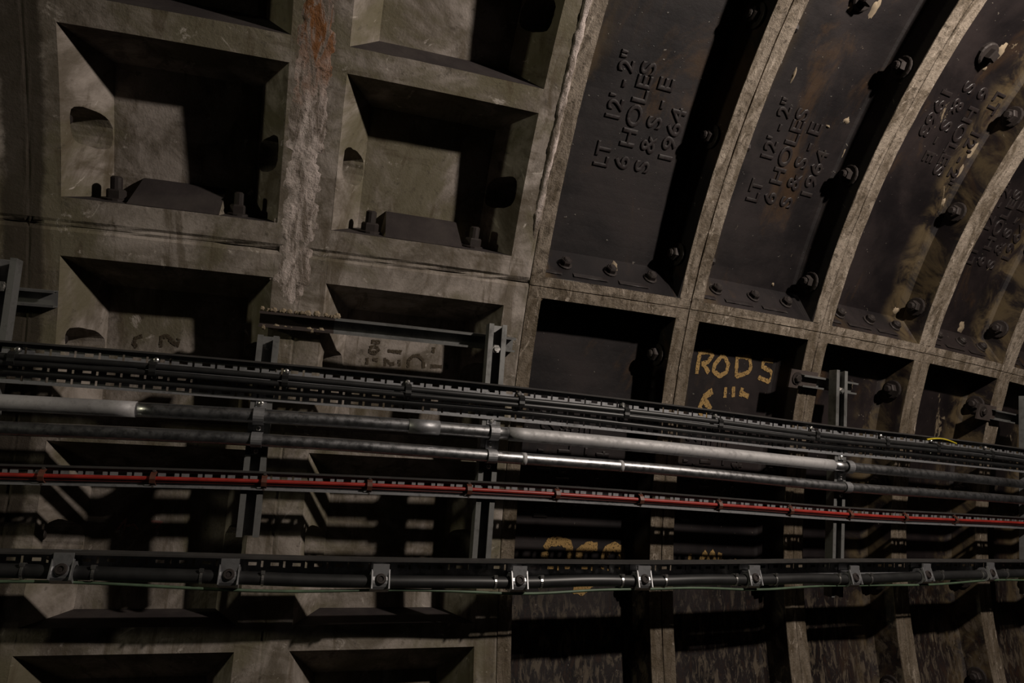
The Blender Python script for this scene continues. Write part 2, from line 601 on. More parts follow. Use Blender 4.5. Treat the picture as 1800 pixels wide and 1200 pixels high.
# ------------------------------------------------------------------ iron lining (wall_right)
TJ = .462
def iron_segment(s0, s1, t_lo, t_hi, lo_w, hi_w, first=False):
    """height field: flanges at both ring joints and at the longitudinal joints"""
    b = MB()
    fl = .041
    def prof(d, flat, root):
        if d <= flat: return 0.
        if d >= root: return 1.
        x = (d - flat) / (root - flat)
        return x
    def cprof(d):
        if d <= .041: return 0.
        if d <= .049: return (d - .041) / .008 * .86
        if d <= .070: return .86 + .14 * math.sin((d - .049) / .021 * math.pi / 2)
        return 1.
    def lprof(d, w):
        flat, root = w
        if d <= flat: return 0.
        if d >= root: return 1.
        x = (d - flat) / (root - flat)
        return min(1, x * 1.05)
    def f(s, t):
        dl = (t - t_lo) * R; dh = (t_hi - t) * R
        k = min(cprof(s - s0), cprof(s1 - s), lprof(dl, lo_w), lprof(dh, hi_w))
        r = R + DI * k
        d = min(s - s0, s1 - s, dl, dh)
        if d < .0015: r = R + .0045 + .003 * hsh(s * 5, t * 41)
        elif k == 0: r += .0022 * hsh(s * 37, t * 19)
        return b.w(s, t, r)
    d_s = [0, .002, .006, .014, .027, .0405, .0412, .049, .054, .060, .070]
    S = [s0 + x for x in d_s] + lin(s0 + .070, s1 - .070, 8)[1:-1] + [s1 - x for x in reversed(d_s)]
    L = [t_lo + x / R for x in (0, .0015, .008, lo_w[0] - .0004, lo_w[0] + .0004, lo_w[1])]
    H = [t_hi - x / R for x in (hi_w[1], hi_w[0] + .0004, hi_w[0] - .0004, .008, .0015, 0)]
    T = L + frange(L[-1], H[0], .018)[1:-1] + H
    ids = [[f(s, t) for t in T] for s in S]
    rad = lambda i: 0
    for i in range(len(S) - 1):
        for j in range(len(T) - 1):
            sm, tm = (S[i] + S[i + 1]) / 2, (T[j] + T[j + 1]) / 2
            flat = min(sm - s0, s1 - sm) < .041 or (tm - t_lo) * R < lo_w[0] or (t_hi - tm) * R < hi_w[0]
            b.face((ids[i][j], ids[i + 1][j], ids[i + 1][j + 1], ids[i][j + 1]), 1 if flat else 0)
    for s in (s0, s1):
        b.grid(lambda t, r: b.w(s, t, r), frange(t_lo, t_hi, .05), [R + .003, R + DI + .03], 0)
    return b.obj('iron_segment', ['iron', 'flange'], wall_i)

def text_mesh(txt, size, extrude, bevel):
    cu = bpy.data.curves.new('txt', 'FONT')
    cu.body = txt; cu.size = size; cu.extrude = extrude; cu.bevel_depth = bevel
    cu.offset = -.022; cu.bevel_resolution = 1; cu.resolution_u = 4
    o = bpy.data.objects.new('txt', cu)
    COL.objects.link(o)
    bpy.context.view_layer.update()
    dg = bpy.context.evaluated_depsgraph_get()
    me = bpy.data.meshes.new_from_object(o.evaluated_get(dg))
    bpy.data.objects.remove(o)
    return me

def emboss(txt, s_c, t_start, length, height, flip, parent):
    """raised cast letters: text runs up the wall (or down it when flip)"""
    me = text_mesh(txt, 1.0, .10, .05)
    co = np.array([v.co[:] for v in me.vertices])
    mn, mx = co.min(0), co.max(0)
    b = MB()
    h0 = .0030
    for c in co:
        x = (c[0] - mn[0]) / (mx[0] - mn[0]) * length
        y = (c[1] - mn[1]) / (mx[1] - mn[1]) - .5
        z = (c[2] - mn[2]) / (mx[2] - mn[2]) * 2 - 1
        if flip: s, t = s_c + y * height, t_start - x / R
        else: s, t = s_c - y * height, t_start + x / R
        b.w(s, t, R + DI - z * h0 - .0006)
    for p in me.polygons:
        b.face(list(p.vertices), 0)
    bpy.data.meshes.remove(me)
    return b.obj('cast_lettering', ['letter'], parent)

nut_key = lambda: hexbolt(.018, .013, .011, .012, .029)
iron = {}
for i in range(0, 9):
    s0, s1 = WI * i, WI * (i + 1)
    up = iron_segment(s0, s1, TJ, TJ + 1.047, (.024, .084), (.024, .06))
    lo = iron_segment(s0, s1, TJ - 1.047, TJ, (.024, .06), (.026, .034))
    iron[i] = (up, lo)
    pm = proto('flange_bolt', nut_key, 'nut')
    for seg, ths in ((up, [.530, .682, .828, .975]), (lo, [.395, .245, .095, -.055])):
        for th in ths:
            if i == 1 and th == .395: continue      # the clamp plate takes this hole
            m = frame_w(s1 - .047, th + .004 * hsh(i, th), R + .044) @ Matrix.Rotation(-math.pi / 2, 4, 'Y') @ Matrix.Rotation(hsh(i, th * 9) * 3, 4, 'Z')
            put('flange_bolt', pm, seg, m)
            if i:
                m = frame_w(s0 + .047, th, R + .044) @ Matrix.Rotation(math.pi / 2, 4, 'Y')
                put('flange_bolt', pm, seg, m)
    pm = proto('longitudinal_bolt', lambda: hexbolt(.014, .010, .009, .008, .018), 'nut')
    for fx in (.22, .50, .76):
        m = frame_w(s0 + fx * WI, TJ + .030, R + .045) @ Matrix.Rotation(-math.pi / 2 + .6, 4, 'X')
        put('longitudinal_bolt', pm, up, m)
    # lead caulking squeezed out between the bolts
    for a, c in ((.09, .185), (.255, .465), (.535, .725)):
        b = MB()
        def fn(u, v, a=a, c=c):
            x = s0 + WI * (a + (c - a) * u)
            return b.w(x, TJ + .0185 + .0052 * v, R + .012 + .022 * v - .004 * math.sin(math.pi * v) - .0025 + .002 * hsh(u * 31, v * 7, i))
        b.grid(fn, lin(0, 1, 10), lin(0, 1, 4))
        b.obj('caulking_strip', ['letter'], up, smooth=True)
    # grout plug in the middle of the pan
    def plug():
        b = MB()
        b.lathe([(.030, 0), (.030, .008), (.026, .011)], 18)
        b.lathe([(.017, .008), (.017, .026), (.014, .030)], 4, phase=.5)
        return b
    if i in (1, 2, 3, 4):
        put('grout_plug', proto('grout_plug', plug, 'nut'), up, frame_w(s0 + .262, .885, R + DI))

L4 = ["LT   12' - 2\"", "6 HOLES", "S & S - E", "1964"]
def legend(i, seg, s_first, t0, yr='1964', flip=False, pitch=.064, drift=.0):
    lens = [.250, .236, .212, .118]
    offs = [0, .004, .006, .046]
    for k, tx in enumerate(L4):
        tx = yr if k == 3 else tx
        if flip: emboss(tx, s_first - k * pitch, t0 - offs[k] / R, lens[k], .046, True, seg)
        else: emboss(tx, s_first + k * pitch, t0 + offs[k] / R, lens[k], .046, False, seg)
legend(0, iron[0][0], .172, .618)
legend(1, iron[1][0], .690, .618)
legend(2, iron[2][0], 1.432, .852, '1963', True, .070)
legend(3, iron[3][0], 1.720, .618)
legend(0, iron[0][1], .150, .168)
legend(1, iron[1][1], .660, .168)

# painted marks: brush strokes laid on the surface
def strokes(name, mat, rad, width, lines, parent, lift=.0012, label=None):
    b = MB()
    for ln in lines:
        wd = width
        if isinstance(ln, tuple): ln, wd = ln
        pts = [np.array(un(x, y, rad)) * np.array([1, R]) for x, y in ln]
        dense = []
        for a, c in zip(pts, pts[1:]):
            n = max(2, int(np.linalg.norm(c - a) / .006))
            dense += [a + (c - a) * k / n for k in range(n)]
        dense.append(pts[-1])
        ids = []
        for k, p in enumerate(dense):
            a = dense[max(0, k - 2)]; c = dense[min(len(dense) - 1, k + 2)]
            d = c - a; d = d / (np.linalg.norm(d) + 1e-9); nrm = np.array([-d[1], d[0]])
            w = wd * (.5 + .22 * hsh(k * 1.3, p[0] * 50))
            ids.append([b.w(*(p + nrm * w * e) * np.array([1, 1 / R]), rad - lift) for e in (-1, -.33, .33, 1)])
        for k in range(len(ids) - 1):
            for j in range(3):
                b.face((ids[k][j], ids[k + 1][j], ids[k + 1][j + 1], ids[k][j + 1]))
    o = b.obj(name, [mat], parent)
    if label: o['label'] = label
    return o
def zp(ox, oy, sc, pts):
    return [(ox + x / sc, oy + y / sc) for x, y in pts]
Z = lambda p: zp(1150, 580, 5.143, p)
strokes('painted_lettering', 'ochre', R + DI, .0125, [
    Z([(382, 395), (395, 300), (412, 195)]), Z([(412, 200), (500, 195), (525, 230), (480, 290), (425, 305)]), Z([(440, 300), (490, 385)]),
    Z([(612, 228), (545, 310), (532, 370), (590, 415), (650, 380), (668, 310), (640, 250), (612, 228)]),
    Z([(748, 232), (738, 420)]), Z([(745, 238), (860, 245), (872, 330), (855, 375), (800, 400), (735, 415)]),
    Z([(1075, 275), (985, 270), (978, 330), (1050, 370), (1070, 420), (1030, 465), (938, 425)]),
    (Z([(525, 548), (455, 600), (410, 690), (420, 750), (470, 760), (500, 700), (455, 640)]), .017),
    Z([(645, 515), (636, 610)]), Z([(715, 510), (712, 605)]), Z([(795, 520), (775, 600)]), Z([(850, 600), (790, 570)]),
], iron[1][1], label='hand painted ochre words RODS 6 "')
Z = lambda p: zp(930, 900, 4.5, p)
strokes('painted_lettering', 'ochre', R + DI, .022, [
    Z([(125, 290), (160, 235), (230, 225), (310, 250), (325, 330), (300, 420), (200, 470), (130, 400), (120, 310)]),
    Z([(540, 270), (450, 275), (395, 310), (400, 400), (480, 440), (500, 540), (420, 625), (350, 600)]),
    Z([(590, 380), (605, 310), (660, 270), (720, 290), (745, 360), (730, 470), (660, 540), (600, 470), (590, 380)]),
], iron[0][1], label='worn ochre painted number behind the trays')
strokes('painted_lettering', 'ochre', R + DI, .016, [
    Z([(1350, 400), (1390, 320), (1420, 390), (1450, 320), (1470, 400)]), Z([(1510, 320), (1500, 395), (1640, 395)]), Z([(1270, 330), (1275, 400)]),
], iron[1][1], label='faint ochre paint strokes low on the pan')
ZC = lambda p: zp(560, 570, 6, p)
cseg = [o for o in bpy.data.objects if o.name.startswith('concrete_segment')]
strokes('stencilled_marks', 'stencil', R + DC, .0085, [
    ZC([(610, 230), (550, 240), (540, 290), (600, 300), (635, 270), (610, 230)]), ZC([(560, 180), (650, 188)]),
    ZC([(730, 278), (880, 292)]), ZC([(1215, 240), (1205, 300)]), ZC([(570, 368), (625, 375)]), ZC([(515, 350), (512, 420)]),
    ZC([(700, 350), (700, 440)]), ZC([(710, 370), (760, 420), (800, 410)]), ZC([(850, 370), (855, 440)]),
    ZC([(945, 455), (950, 380), (1000, 330), (1060, 330), (1105, 380), (1108, 460)]), ZC([(1180, 440), (1300, 445)]), ZC([(1345, 400), (1350, 470)]),
], cseg[1], label='faded dark stencilled marks in the recess')
ZC = lambda p: zp(0, 550, 3.75, p)
strokes('stencilled_marks', 'stencil', R + DC, .009, [
    ZC([(940, 150), (895, 165), (885, 200), (905, 225)]), ZC([(1062, 225), (1065, 160), (1105, 150), (1140, 190), (1170, 212), (1182, 165)]),
], cseg[3], label='faded dark stencilled figure in the recess')

strokes('chalk_scribble', 'pink', R + DC, .0045, [
    [(206, 932), (222, 911), (218, 931)], [(222, 924), (236, 921), (243, 930)], [(266, 916), (286, 917), (270, 930), (278, 926)],
], cseg[3], label='faded pink scribble low in the recess')

# splashes of lime that stand proud of the iron
def blob(px, py, w, h, rad, parent, seed=0, th=.004, ang=0):
    s, t = un(px, py, rad)
    b = MB(); N = 18
    c = b.w(s, t, rad - th)
    rings = []
    for f, z in ((.55, th * .8), (1., -.001)):
        ring = []
        for k in range(N):
            a = 2 * math.pi * k / N
            q = f * (1 + .55 * hsh(k * 1.9, seed) + .25 * hsh(k // 3, seed + 3))
            x, y = w * q * math.cos(a), h * q * math.sin(a)
            x, y = x * math.cos(ang) - y * math.sin(ang), x * math.sin(ang) + y * math.cos(ang)
            ring.append(b.w(s + x, t + y / R, rad - z))
        rings.append(ring)
    for k in range(N):
        j = (k + 1) % N
        b.face((c, rings[0][k], rings[0][j])); b.face((rings[0][k], rings[1][k], rings[1][j], rings[0][j]))
    return b.obj('lime_splash', ['lime'], parent, smooth=True)
for k, (px, py, w, h, i, u) in enumerate([
    (1500, 8, .018, .03, 1, 0), (1538, 14, .016, .035, 1, 0), (1527, 205, .014, .035, 1, 0), (1488, 212, .016, .014, 1, 0), (1455, 222, .012, .006, 1, 0),
    (1395, 132, .006, .028, 1, 0), (1483, 270, .012, .035, 1, 0), (1760, 88, .024, .028, 2, 0), (1731, 120, .010, .010, 2, 0),
    (1712, 262, .022, .04, 2, 0), (1688, 300, .012, .030, 2, 0), (1658, 355, .010, .016, 2, 0), (1575, 545, .022, .014, 2, 0), (1690, 575, .028, .030, 3, 0),
    (1078, 470, .020, .020, 0, 0), (1362, 518, .008, .010, 1, 0), (1358, 500, .007, .008, 1, 0), (1525, 575, .02, .008, 2, 0)]):
    rad = R + (DI if (k != 14) else .05)
    blob(px, py, w * .7, h * .7, rad, iron[i][u], k * 3.1)

# ------------------------------------------------------------------ cable supports
def interp(tab):
    xs = [a for a, _ in tab]; ys = [c for _, c in tab]
    def f(s):
        return float(sum(np.interp(s + d, xs, ys) for d in (-.2, -.1, 0, .1, .2)) / 5)
    return f
def tabpx(pts, n):
    return interp([unt(x, y, n) for x, y in pts])

SMIN, SMAX = -2.2, 4.2
def sweep(name, prof, tf, nf, mats, parent=None, s0=SMIN, s1=SMAX, step=.04, closed=True, smooth=True, caps=True):
    b = MB()
    S = frange(s0, s1, step)
    ids = [[b.add(TN(s, tf(s) + dt, nf(s) + dn)) for dt, dn in prof] for s in S]
    n = len(prof)
    for i in range(len(S) - 1):
        for j in range(n if closed else n - 1):
            k = (j + 1) % n
            b.face((ids[i][j], ids[i][k], ids[i + 1][k], ids[i + 1][j]))
    if closed and caps:
        b.face(ids[0][::-1]); b.face(ids[-1])
    return b.obj(name, mats, parent, smooth=smooth)
def circ(r, n=14):
    return [(r * math.cos(2 * math.pi * k / n), r * math.sin(2 * math.pi * k / n)) for k in range(n)]

NP0, NP1 = .021, .062          # back and front of the upright struts

def strut_profile(a=.011):
    # slotted channel, opening towards the track (Z), width along X
    w, d, l, q = .0205, .041, .0065, .0022
    return [(-w, 0), (w, 0), (w, d), (w - a, d), (w - a, d - l), (w - a + q, d - l), (w - a + q, d - q), (w - q, d - q), (w - q, q),
            (-w + q, q), (-w + q, d - q), (-w + a - q, d - q), (-w + a - q, d - l), (-w + a, d - l), (-w + a, d), (-w, d)]
def channel(b, length, depth=1.0, m=0, axis='Y', off=(0, 0, 0)):
    p = strut_profile()
    ends = []
    for e in (0, length):
        ring = []
        for x, z in p:
            q = (x, e, z * depth) if axis == 'Y' else (e, x, z * depth)
            ring.append(b.add(Vector(q) + Vector(off)))
        ends.append(ring)
    n = len(p)
    for k in range(n):
        j = (k + 1) % n
        b.face((ends[0][k], ends[0][j], ends[1][j], ends[1][k]), m)
    # end caps from quads along the wall of the section
    for ring in ends:
        for a, c in ((0, 9), (1, 8), (2, 7), (3, 6)):
            pass
        for q in ((0, 1, 8, 9), (1, 2, 7, 8), (2, 3, 6, 7), (3, 4, 5, 6), (0, 9, 10, 15), (15, 10, 11, 14), (14, 11, 12, 13)):
            b.face([ring[i] for i in q], m)

def screw_mesh(r=.0052):
    def f():
        b = MB()
        b.lathe([(r, 0), (r, r * .35), (r * .85, r * .7), (r * .5, r * .95)], 14)
        b.box(-r * .75, r * .75, -r * .14, r * .14, r * .9, r * 1.0)
        return b
    return f
SCREW = lambda: proto('screw', screw_mesh(), 'screw')

posts = [(-1.207, -.075, .74, 'slotted steel upright at the far left edge of the picture'),
         (-.645, .030, .425, 'short slotted steel upright on the stained concrete joint'),
         (-.087, -.044, .49, 'slotted steel upright bolted beside the concrete to iron join'),
         (1.082, -.048, .545, 'slotted steel upright standing in front of the third iron pan'),
         (2.145, -.080, .55, 'slotted steel upright at the right edge of the picture')]
post_objs = []
for s, t0, t1, lab in posts:
    e = empty('strut_upright', frame_tn(s, t1, NP0))
    tag(e, lab, 'strut', 'uprights carrying the cable trays')
    b = MB(); channel(b, t1 - t0, .62, off=(0, 0, (NP1 - NP0) * .38))
    b.obj('channel', ['strut'], e, local=Matrix.Identity(4))
    if t0 < 0 or s == -.645:
        b = MB()
        b.lathe([(.0105, 0), (.0105, .008), (.009, .010)], 6); b.lathe([(.006, .008), (.006, .013)], 10)
        y = t1 - t0 - (.055 if s != -.645 else .02)
        b.obj('bolt', ['screw'], e, local=Matrix.Translation((0, y, .008 if s == -.645 else .030)))

# horizontal struts fixed to the ribs
def hstrut(sa, sb, th, lab, mats=('strut',), plate=None):
    e = empty('strut_rail', frame_w((sa + sb) / 2, th, R))
    tag(e, lab, 'strut', 'level struts fixed to the ribs')
    b = MB()
    p = [(x * .80, z) for x, z in strut_profile(.0058)]
    S = frange(sa, sb, .06)
    rings = [[b.w(s, th + x / R, R - .0005 - z * .52) for x, z in p] for s in S]
    n = len(p)
    for i in range(len(S) - 1):
        sm = (S[i] + S[i + 1]) / 2
        for k in range(n):
            j = (k + 1) % n
            b.face((rings[i][k], rings[i][j], rings[i + 1][j], rings[i + 1][k]), 1 if (len(mats) > 1 and sm < sa + .19) else 0)
    for ring in (rings[0], rings[-1]):
        for q in ((0, 1, 8, 9), (1, 2, 7, 8), (2, 3, 6, 7), (3, 4, 5, 6), (0, 9, 10, 15), (15, 10, 11, 14), (14, 11, 12, 13)):
            b.face([ring[i] for i in q], 0)
    b.obj('channel', list(mats), e)
    return e
h1 = hstrut(-.675, -.022, .386, 'long level strut with a limescaled end spanning two concrete ribs', ('strut', 'rusty'))
hstrut(-1.30, -1.118, .387, 'short level strut at the left edge behind the upright')
hstrut(.965, 1.205, .388, 'short level strut clamped to the iron flange beside the painted word')
hstrut(1.99, 2.30, .385, 'short level strut on the iron flange at the right edge')
# limescale on the end of the long strut
b = MB()
for k in range(26):
    s = -.67 + .0065 * k * 1.1
    t = .386 + random.choice((.011, .011, -.008)) + random.uniform(-.001, .001)
    w = random.uniform(.003, .008)
    m = frame_w(s, t, R - .012 - random.uniform(0, .008))
    b.lathe([(w * .9, -.006), (w, 0), (w * .5, .004)], 6, mat=m, phase=k)
b.obj('limescale', ['lime'], h1)

# clamp plates gripping the iron flange
def clamp(s, th, lab):
    e = empty('flange_clamp', frame_w(s, th, R))
    tag(e, lab, 'clamp', 'plates clamping the struts to the iron flanges')
    b = MB()
    b.box(-.042, .055, -.025, .025, .000, .006)
    b.obj('plate', ['rusty'], e, local=Matrix.Identity(4))
    b = MB(); b.lathe([(.017, 0), (.017, .003)], 16); b.lathe([(.011, .002), (.011, .008), (.009, .010)], 6)
    b.obj('bolt', ['nut'], e, local=Matrix.Translation((-.018, .002, .006)))
    return e
clamp(.975, .389, 'brown steel clamp plate on the flange right of the painted word')
clamp(1.955, .386, 'brown steel clamp plate on the flange at the right edge')

# perforated cable tray
def tray(name, label, tf, n0, height, lip, rows, parent=None, period=.0485, top=True, bottom=True, blip=.02, s0=SMIN, s1=SMAX):
    """vertical back with slots, lips turned towards the track"""
    b = MB()
    cells = int((s1 - s0) / period)
    sb = [0, .012 * period / .0485, .030 * period / .0485, .0395 * period / .0485, .0445 * period / .0485]
    S, kind = [], []
    for c in range(cells):
        for k, x in enumerate(sb):
            S.append(s0 + c * period + x); kind.append(k)
    S.append(s0 + cells * period)
    tb = [0.]
    tk = []
    for (c, w) in rows:                      # w: half height of the vertical slot; oblong is half of it
        o = min(w * .55, .0032)
        for x in (c - w, c - o, c + o, c + w):
            tk.append((tb[-1], x)); tb.append(x)
    tb.append(height)
    def kindrow(j):
        # 0 solid,1 slot outer,2 slot inner
        if j == 0 or j == len(tb) - 2: return 0
        return (1, 2, 1, 0)[(j - 1) % 4]
    th = .0016
    for n, flip in ((n0, False), (n0 + th, True)):
        ids = [[b.add(TN(s, tf(s) + t, n)) for t in tb] for s in S]
        for i in range(len(S) - 1):
            for j in range(len(tb) - 1):
                kr = kindrow(j); ks = kind[i]
                if (kr == 2 and ks == 1) or (kr in (1, 2) and ks == 3): continue
                b.face((ids[i][j], ids[i + 1][j], ids[i + 1][j + 1], ids[i][j + 1]))
    SS = frange(s0, S[-1], .06)
    for use, t in ((top, 0.), (bottom, height)):
        if not use: continue
        d = th if t == 0 else -th
        lip_ = lip if t == 0 else min(lip, blip)
        pr = [(t, n0), (t, n0 + lip_), (t + d * 2.2, n0 + lip_), (t + d * 2.2, n0 + lip_ - .002), (t + d, n0 + lip_ - .002), (t + d, n0)]
        ids = [[b.add(TN(s, tf(s) + a, n)) for a, n in pr] for s in SS]
        for i in range(len(SS) - 1):
            for j in range(len(pr)):
                k = (j + 1) % len(pr)
                b.face((ids[i][j], ids[i][k], ids[i + 1][k], ids[i + 1][j]), 1 if (t == 0 and j in (0, 1)) else 0)
    o = b.obj(name, ['tray', 'traydust'], parent)
    if label: tag(o, label, 'cable tray', 'perforated cable trays along the wall')
    return o

NT0 = NP1 + .001
tf_up = tabpx([(0, 597), (225, 614), (450, 634), (700, 657), (880, 675), (1150, 706), (1450, 746), (1800, 787)], NT0 + .020)
tray('cable_tray', 'uppermost perforated cable tray holding the black cables', tf_up, NT0, .0765, .014, [(.0150, .0062), (.0460, .0055), (.0665, .0050)], blip=.0035)
tf_red = tabpx([(0, 817), (270, 822), (460, 829), (650, 837), (970, 852), (1270, 874), (1500, 893), (1800, 909)], NT0 + .018)
tray('cable_tray', 'narrow perforated cable tray holding the red cable', tf_red, NT0, .036, .008, [(.0125, .0060)])
tf_bot = tabpx([(0, 968), (200, 970), (400, 977), (660, 983), (850, 985), (1200, 988), (1460, 984), (1800, 985)], NT0 + .025)
tray('cable_tray', 'lowest perforated cable tray above the thick clamped cable', tf_bot, NT0, .050, .034, [(.018, .006)], bottom=False)

# cables in the upper tray
NC = NT0 + .013
def shift(f, d, wob=0., ph=0.):
    return lambda s: f(s) + d + wob * math.sin(s * 5.1 + ph)
def const(n, wob=0., ph=0.):
    return lambda s: n + wob * math.sin(s * 4.3 + ph)
for d, r, lab, wob in ((.0290, .0061, 'upper black cable in the top tray', .0008), (.0408, .0054, 'middle black cable in the top tray, under the clips', .0008),
                       (.0570, .0050, 'thin lower black cable along the bottom of the top tray', .0022)):
    o = sweep('power_cable', circ(r), shift(tf_up, d, wob, d * 90), const(NT0 + (.010 if d > .05 else .022), .0006, d * 50), ['black'])
    tag(o, lab, 'cable', 'black cables in the top tray')
tag(sweep('red_cable', circ(.0042), shift(tf_red, .0190, .0007), const(NT0 + .0068), ['red']), 'red sheathed cable clipped along the narrow tray', 'cable')
tag(sweep('red_cable', circ(.0022), shift(tf_red, .0255, .0006, 1), const(NT0 + .0045), ['maroon']), 'thinner dark red cable directly under the main red cable', 'cable')

# cable clips with screws above and below
def clip_mesh():
    b = MB()
    prof = [(.0195, .001), (.018, .003), (.0130, .005), (.0105, .023), (.005, .0300), (-.002, .0285), (-.008, .0295), (-.0140, .0260), (-.0155, .004), (-.0195, .001)]
    L = [[b.add((x, y, z)) for y, z in prof] for x in (-.006, .006)]
    L2 = [[b.add((x, y * .9, z - .002)) for y, z in prof] for x in (-.006, .006)]
    n = len(prof)
    for j in range(n - 1):
        b.face((L[0][j], L[1][j], L[1][j + 1], L[0][j + 1]))
        b.face((L2[0][j + 1], L2[1][j + 1], L2[1][j], L2[0][j]))
        for x in (0, 1):
            b.face((L[x][j], L[x][j + 1], L2[x][j + 1], L2[x][j]))
    return b
ordn = ['leftmost', 'second', 'third', 'fourth', 'fifth', 'sixth', 'seventh', 'eighth', 'ninth', 'tenth', 'eleventh', 'twelfth']
for k, (px, py) in enumerate([(29, 624), (273, 644), (502, 665), (716, 680), (913, 697), (1095, 720), (1258, 741), (1427, 758), (1549, 773), (1638, 788), (1733, 800)]):
    s, t = unt(px, py, NT0 + .008)
    e = empty('cable_clip', frame_tn(s, tf_up(s) + .030, NT0 + .0016))
    tag(e, 'black clip with two bright screws on the top tray, %s from the left' % ordn[k], 'cable clip', 'clips along the top tray')
    put('strap', proto('clip_strap', clip_mesh, 'clip'), e, local=Matrix.Identity(4))
    for y in (.0160, -.0170):
        put('screw', SCREW(), e, local=Matrix.Translation((0, y, .0035)) @ Matrix.Rotation(k * .7 + y * 40, 4, 'Z'))
def rclip_mesh():
    b = MB()
    prof = [(.0155, .001), (.013, .003), (.008, .012), (0, .0165), (-.008, .013), (-.013, .003), (-.017, .001)]
    L = [[b.add((x, y, z)) for y, z in prof] for x in (-.005, .005)]
    L2 = [[b.add((x, y * .88, z - .002)) for y, z in prof] for x in (-.005, .005)]
    for j in range(len(prof) - 1):
        b.face((L[0][j], L[1][j], L[1][j + 1], L[0][j + 1]))
        b.face((L2[0][j + 1], L2[1][j + 1], L2[1][j], L2[0][j]))
        for x in (0, 1): b.face((L[x][j], L[x][j + 1], L2[x][j + 1], L2[x][j]))
    return b
small_screw = lambda: proto('small_screw', screw_mesh(.0036), 'rusty')
for k, (px, py) in enumerate([(75, 825), (270, 833), (465, 840), (650, 850), (825, 860), (980, 866), (1127, 877), (1265, 887), (1390, 897), (1495, 907), (1592, 912), (1680, 917)]):
    s, t = unt(px, py, NT0 + .01)
    e = empty('cable_clip', frame_tn(s, tf_red(s) + .0195, NT0 + .0016))
    tag(e, 'brown clip over the red cable, %s from the left' % ordn[k], 'cable clip', 'clips along the red cable')
    put('strap', proto('red_clip_strap', rclip_mesh, 'brown'), e, local=Matrix.Identity(4))
    for y in (.0142, -.0150):
        put('screw', small_screw(), e, local=Matrix.Translation((0, y, .003)))

# conduits
NPI = NP1 + .022
tf_p1 = tabpx([(0, 707), (240, 720), (450, 730), (700, 746), (880, 761), (1100, 780), (1300, 801), (1470, 819), (1800, 851)], NPI)
tf_p2 = tabpx([(0, 753), (225, 761), (450, 772), (700, 788), (880, 804), (1100, 819), (1300, 838), (1470, 856), (1800, 879)], NPI - .004)
def pipe(label, tf, n, pieces):
    e = empty('conduit', frame_tn(0, tf(0), n))
    tag(e, label, 'pipe', 'steel conduits between the trays')
    for nm, s0, s1, r, m in pieces:
        sweep(nm, circ(r, 20), tf, const(n), [m], e, s0, s1)
    return e
sx = lambda x, y: unt(x, y, NPI)[0]
a, b_, c_, d_, f_ = sx(240, 720), sx(718, 748), sx(772, 752), sx(893, 762), sx(1463, 818)
pipe('upper steel conduit with pale matt sleeves and couplings', tf_p1, NPI, [
    ('sleeve', SMIN, a, .0150, 'matt'), ('tube', a, d_, .0138, 'conduit'), ('coupling', b_, c_, .0152, 'galv'),
    ('sleeve', d_, f_, .0150, 'matt'), ('tube', f_, SMAX, .0128, 'conduit')])
a2, b2 = unt(921, 806, NPI)[0], unt(1092, 818, NPI)[0]
pipe('lower shiny steel conduit below the pale sleeved one', tf_p2, NPI - .004, [
    ('tube', SMIN, SMAX, .0128, 'conduit'), ('coupling', a2 - .006, a2 + .006, .0134, 'matt'), ('coupling', b2 - .005, b2 + .005, .0134, 'matt')])

# pipe saddles at the uprights
def saddle(s, tf, n, r, lab):
    e = empty('pipe_saddle', frame_tn(s, tf(s), NP1))
    tag(e, lab, 'pipe clip', 'saddles holding the conduits')
    h = n - NP1
    b = MB()
    prof = [(r + .017, .000), (r + .002, .000)] + [((r + .0022) * math.cos(a), h + (r + .0022) * math.sin(a)) for a in lin(.0, math.pi, 10)] + [(-r - .002, .0), (-r - .017, .0)]
    inner = [(r + .017, -.0018 + .0001), (r + .0005, -.0017)] + [((r + .0004) * math.cos(a), h + (r + .0004) * math.sin(a)) for a in lin(.0, math.pi, 10)] + [(-r - .0005, -.0017), (-r - .017, -.0017)]
    prof = [(y, z + .0018) for y, z in prof]; inner = [(y, z + .0018) for y, z in inner]
    A = [[b.add((x, y, z)) for y, z in prof] for x in (-.010, .010)]
    B = [[b.add((x, y, z)) for y, z in inner] for x in (-.010, .010)]
    for j in range(len(prof) - 1):
        b.face((A[0][j], A[1][j], A[1][j + 1], A[0][j + 1])); b.face((B[0][j + 1], B[1][j + 1], B[1][j], B[0][j]))
        for x in (0, 1): b.face((A[x][j], A[x][j + 1], B[x][j + 1], B[x][j]))
    b.obj('band', ['galv'], e, local=Matrix.Identity(4), smooth=False)
    for y in (r + .010, -r - .010):
        put('screw', SCREW(), e, local=Matrix.Translation((0, y, .002)))
wh = ['on the leftmost upright', 'on the short upright by the stained joint', 'on the upright beside the iron join', 'on the upright before the third iron pan', 'on the rightmost upright']
for (s, t0, t1, lab), wtxt in zip(posts, wh):
    saddle(s, tf_p1, NPI, .0150, 'saddle clip of the upper conduit ' + wtxt)
    saddle(s, tf_p2, NPI - .004, .0128, 'saddle clip of the lower conduit ' + wtxt)

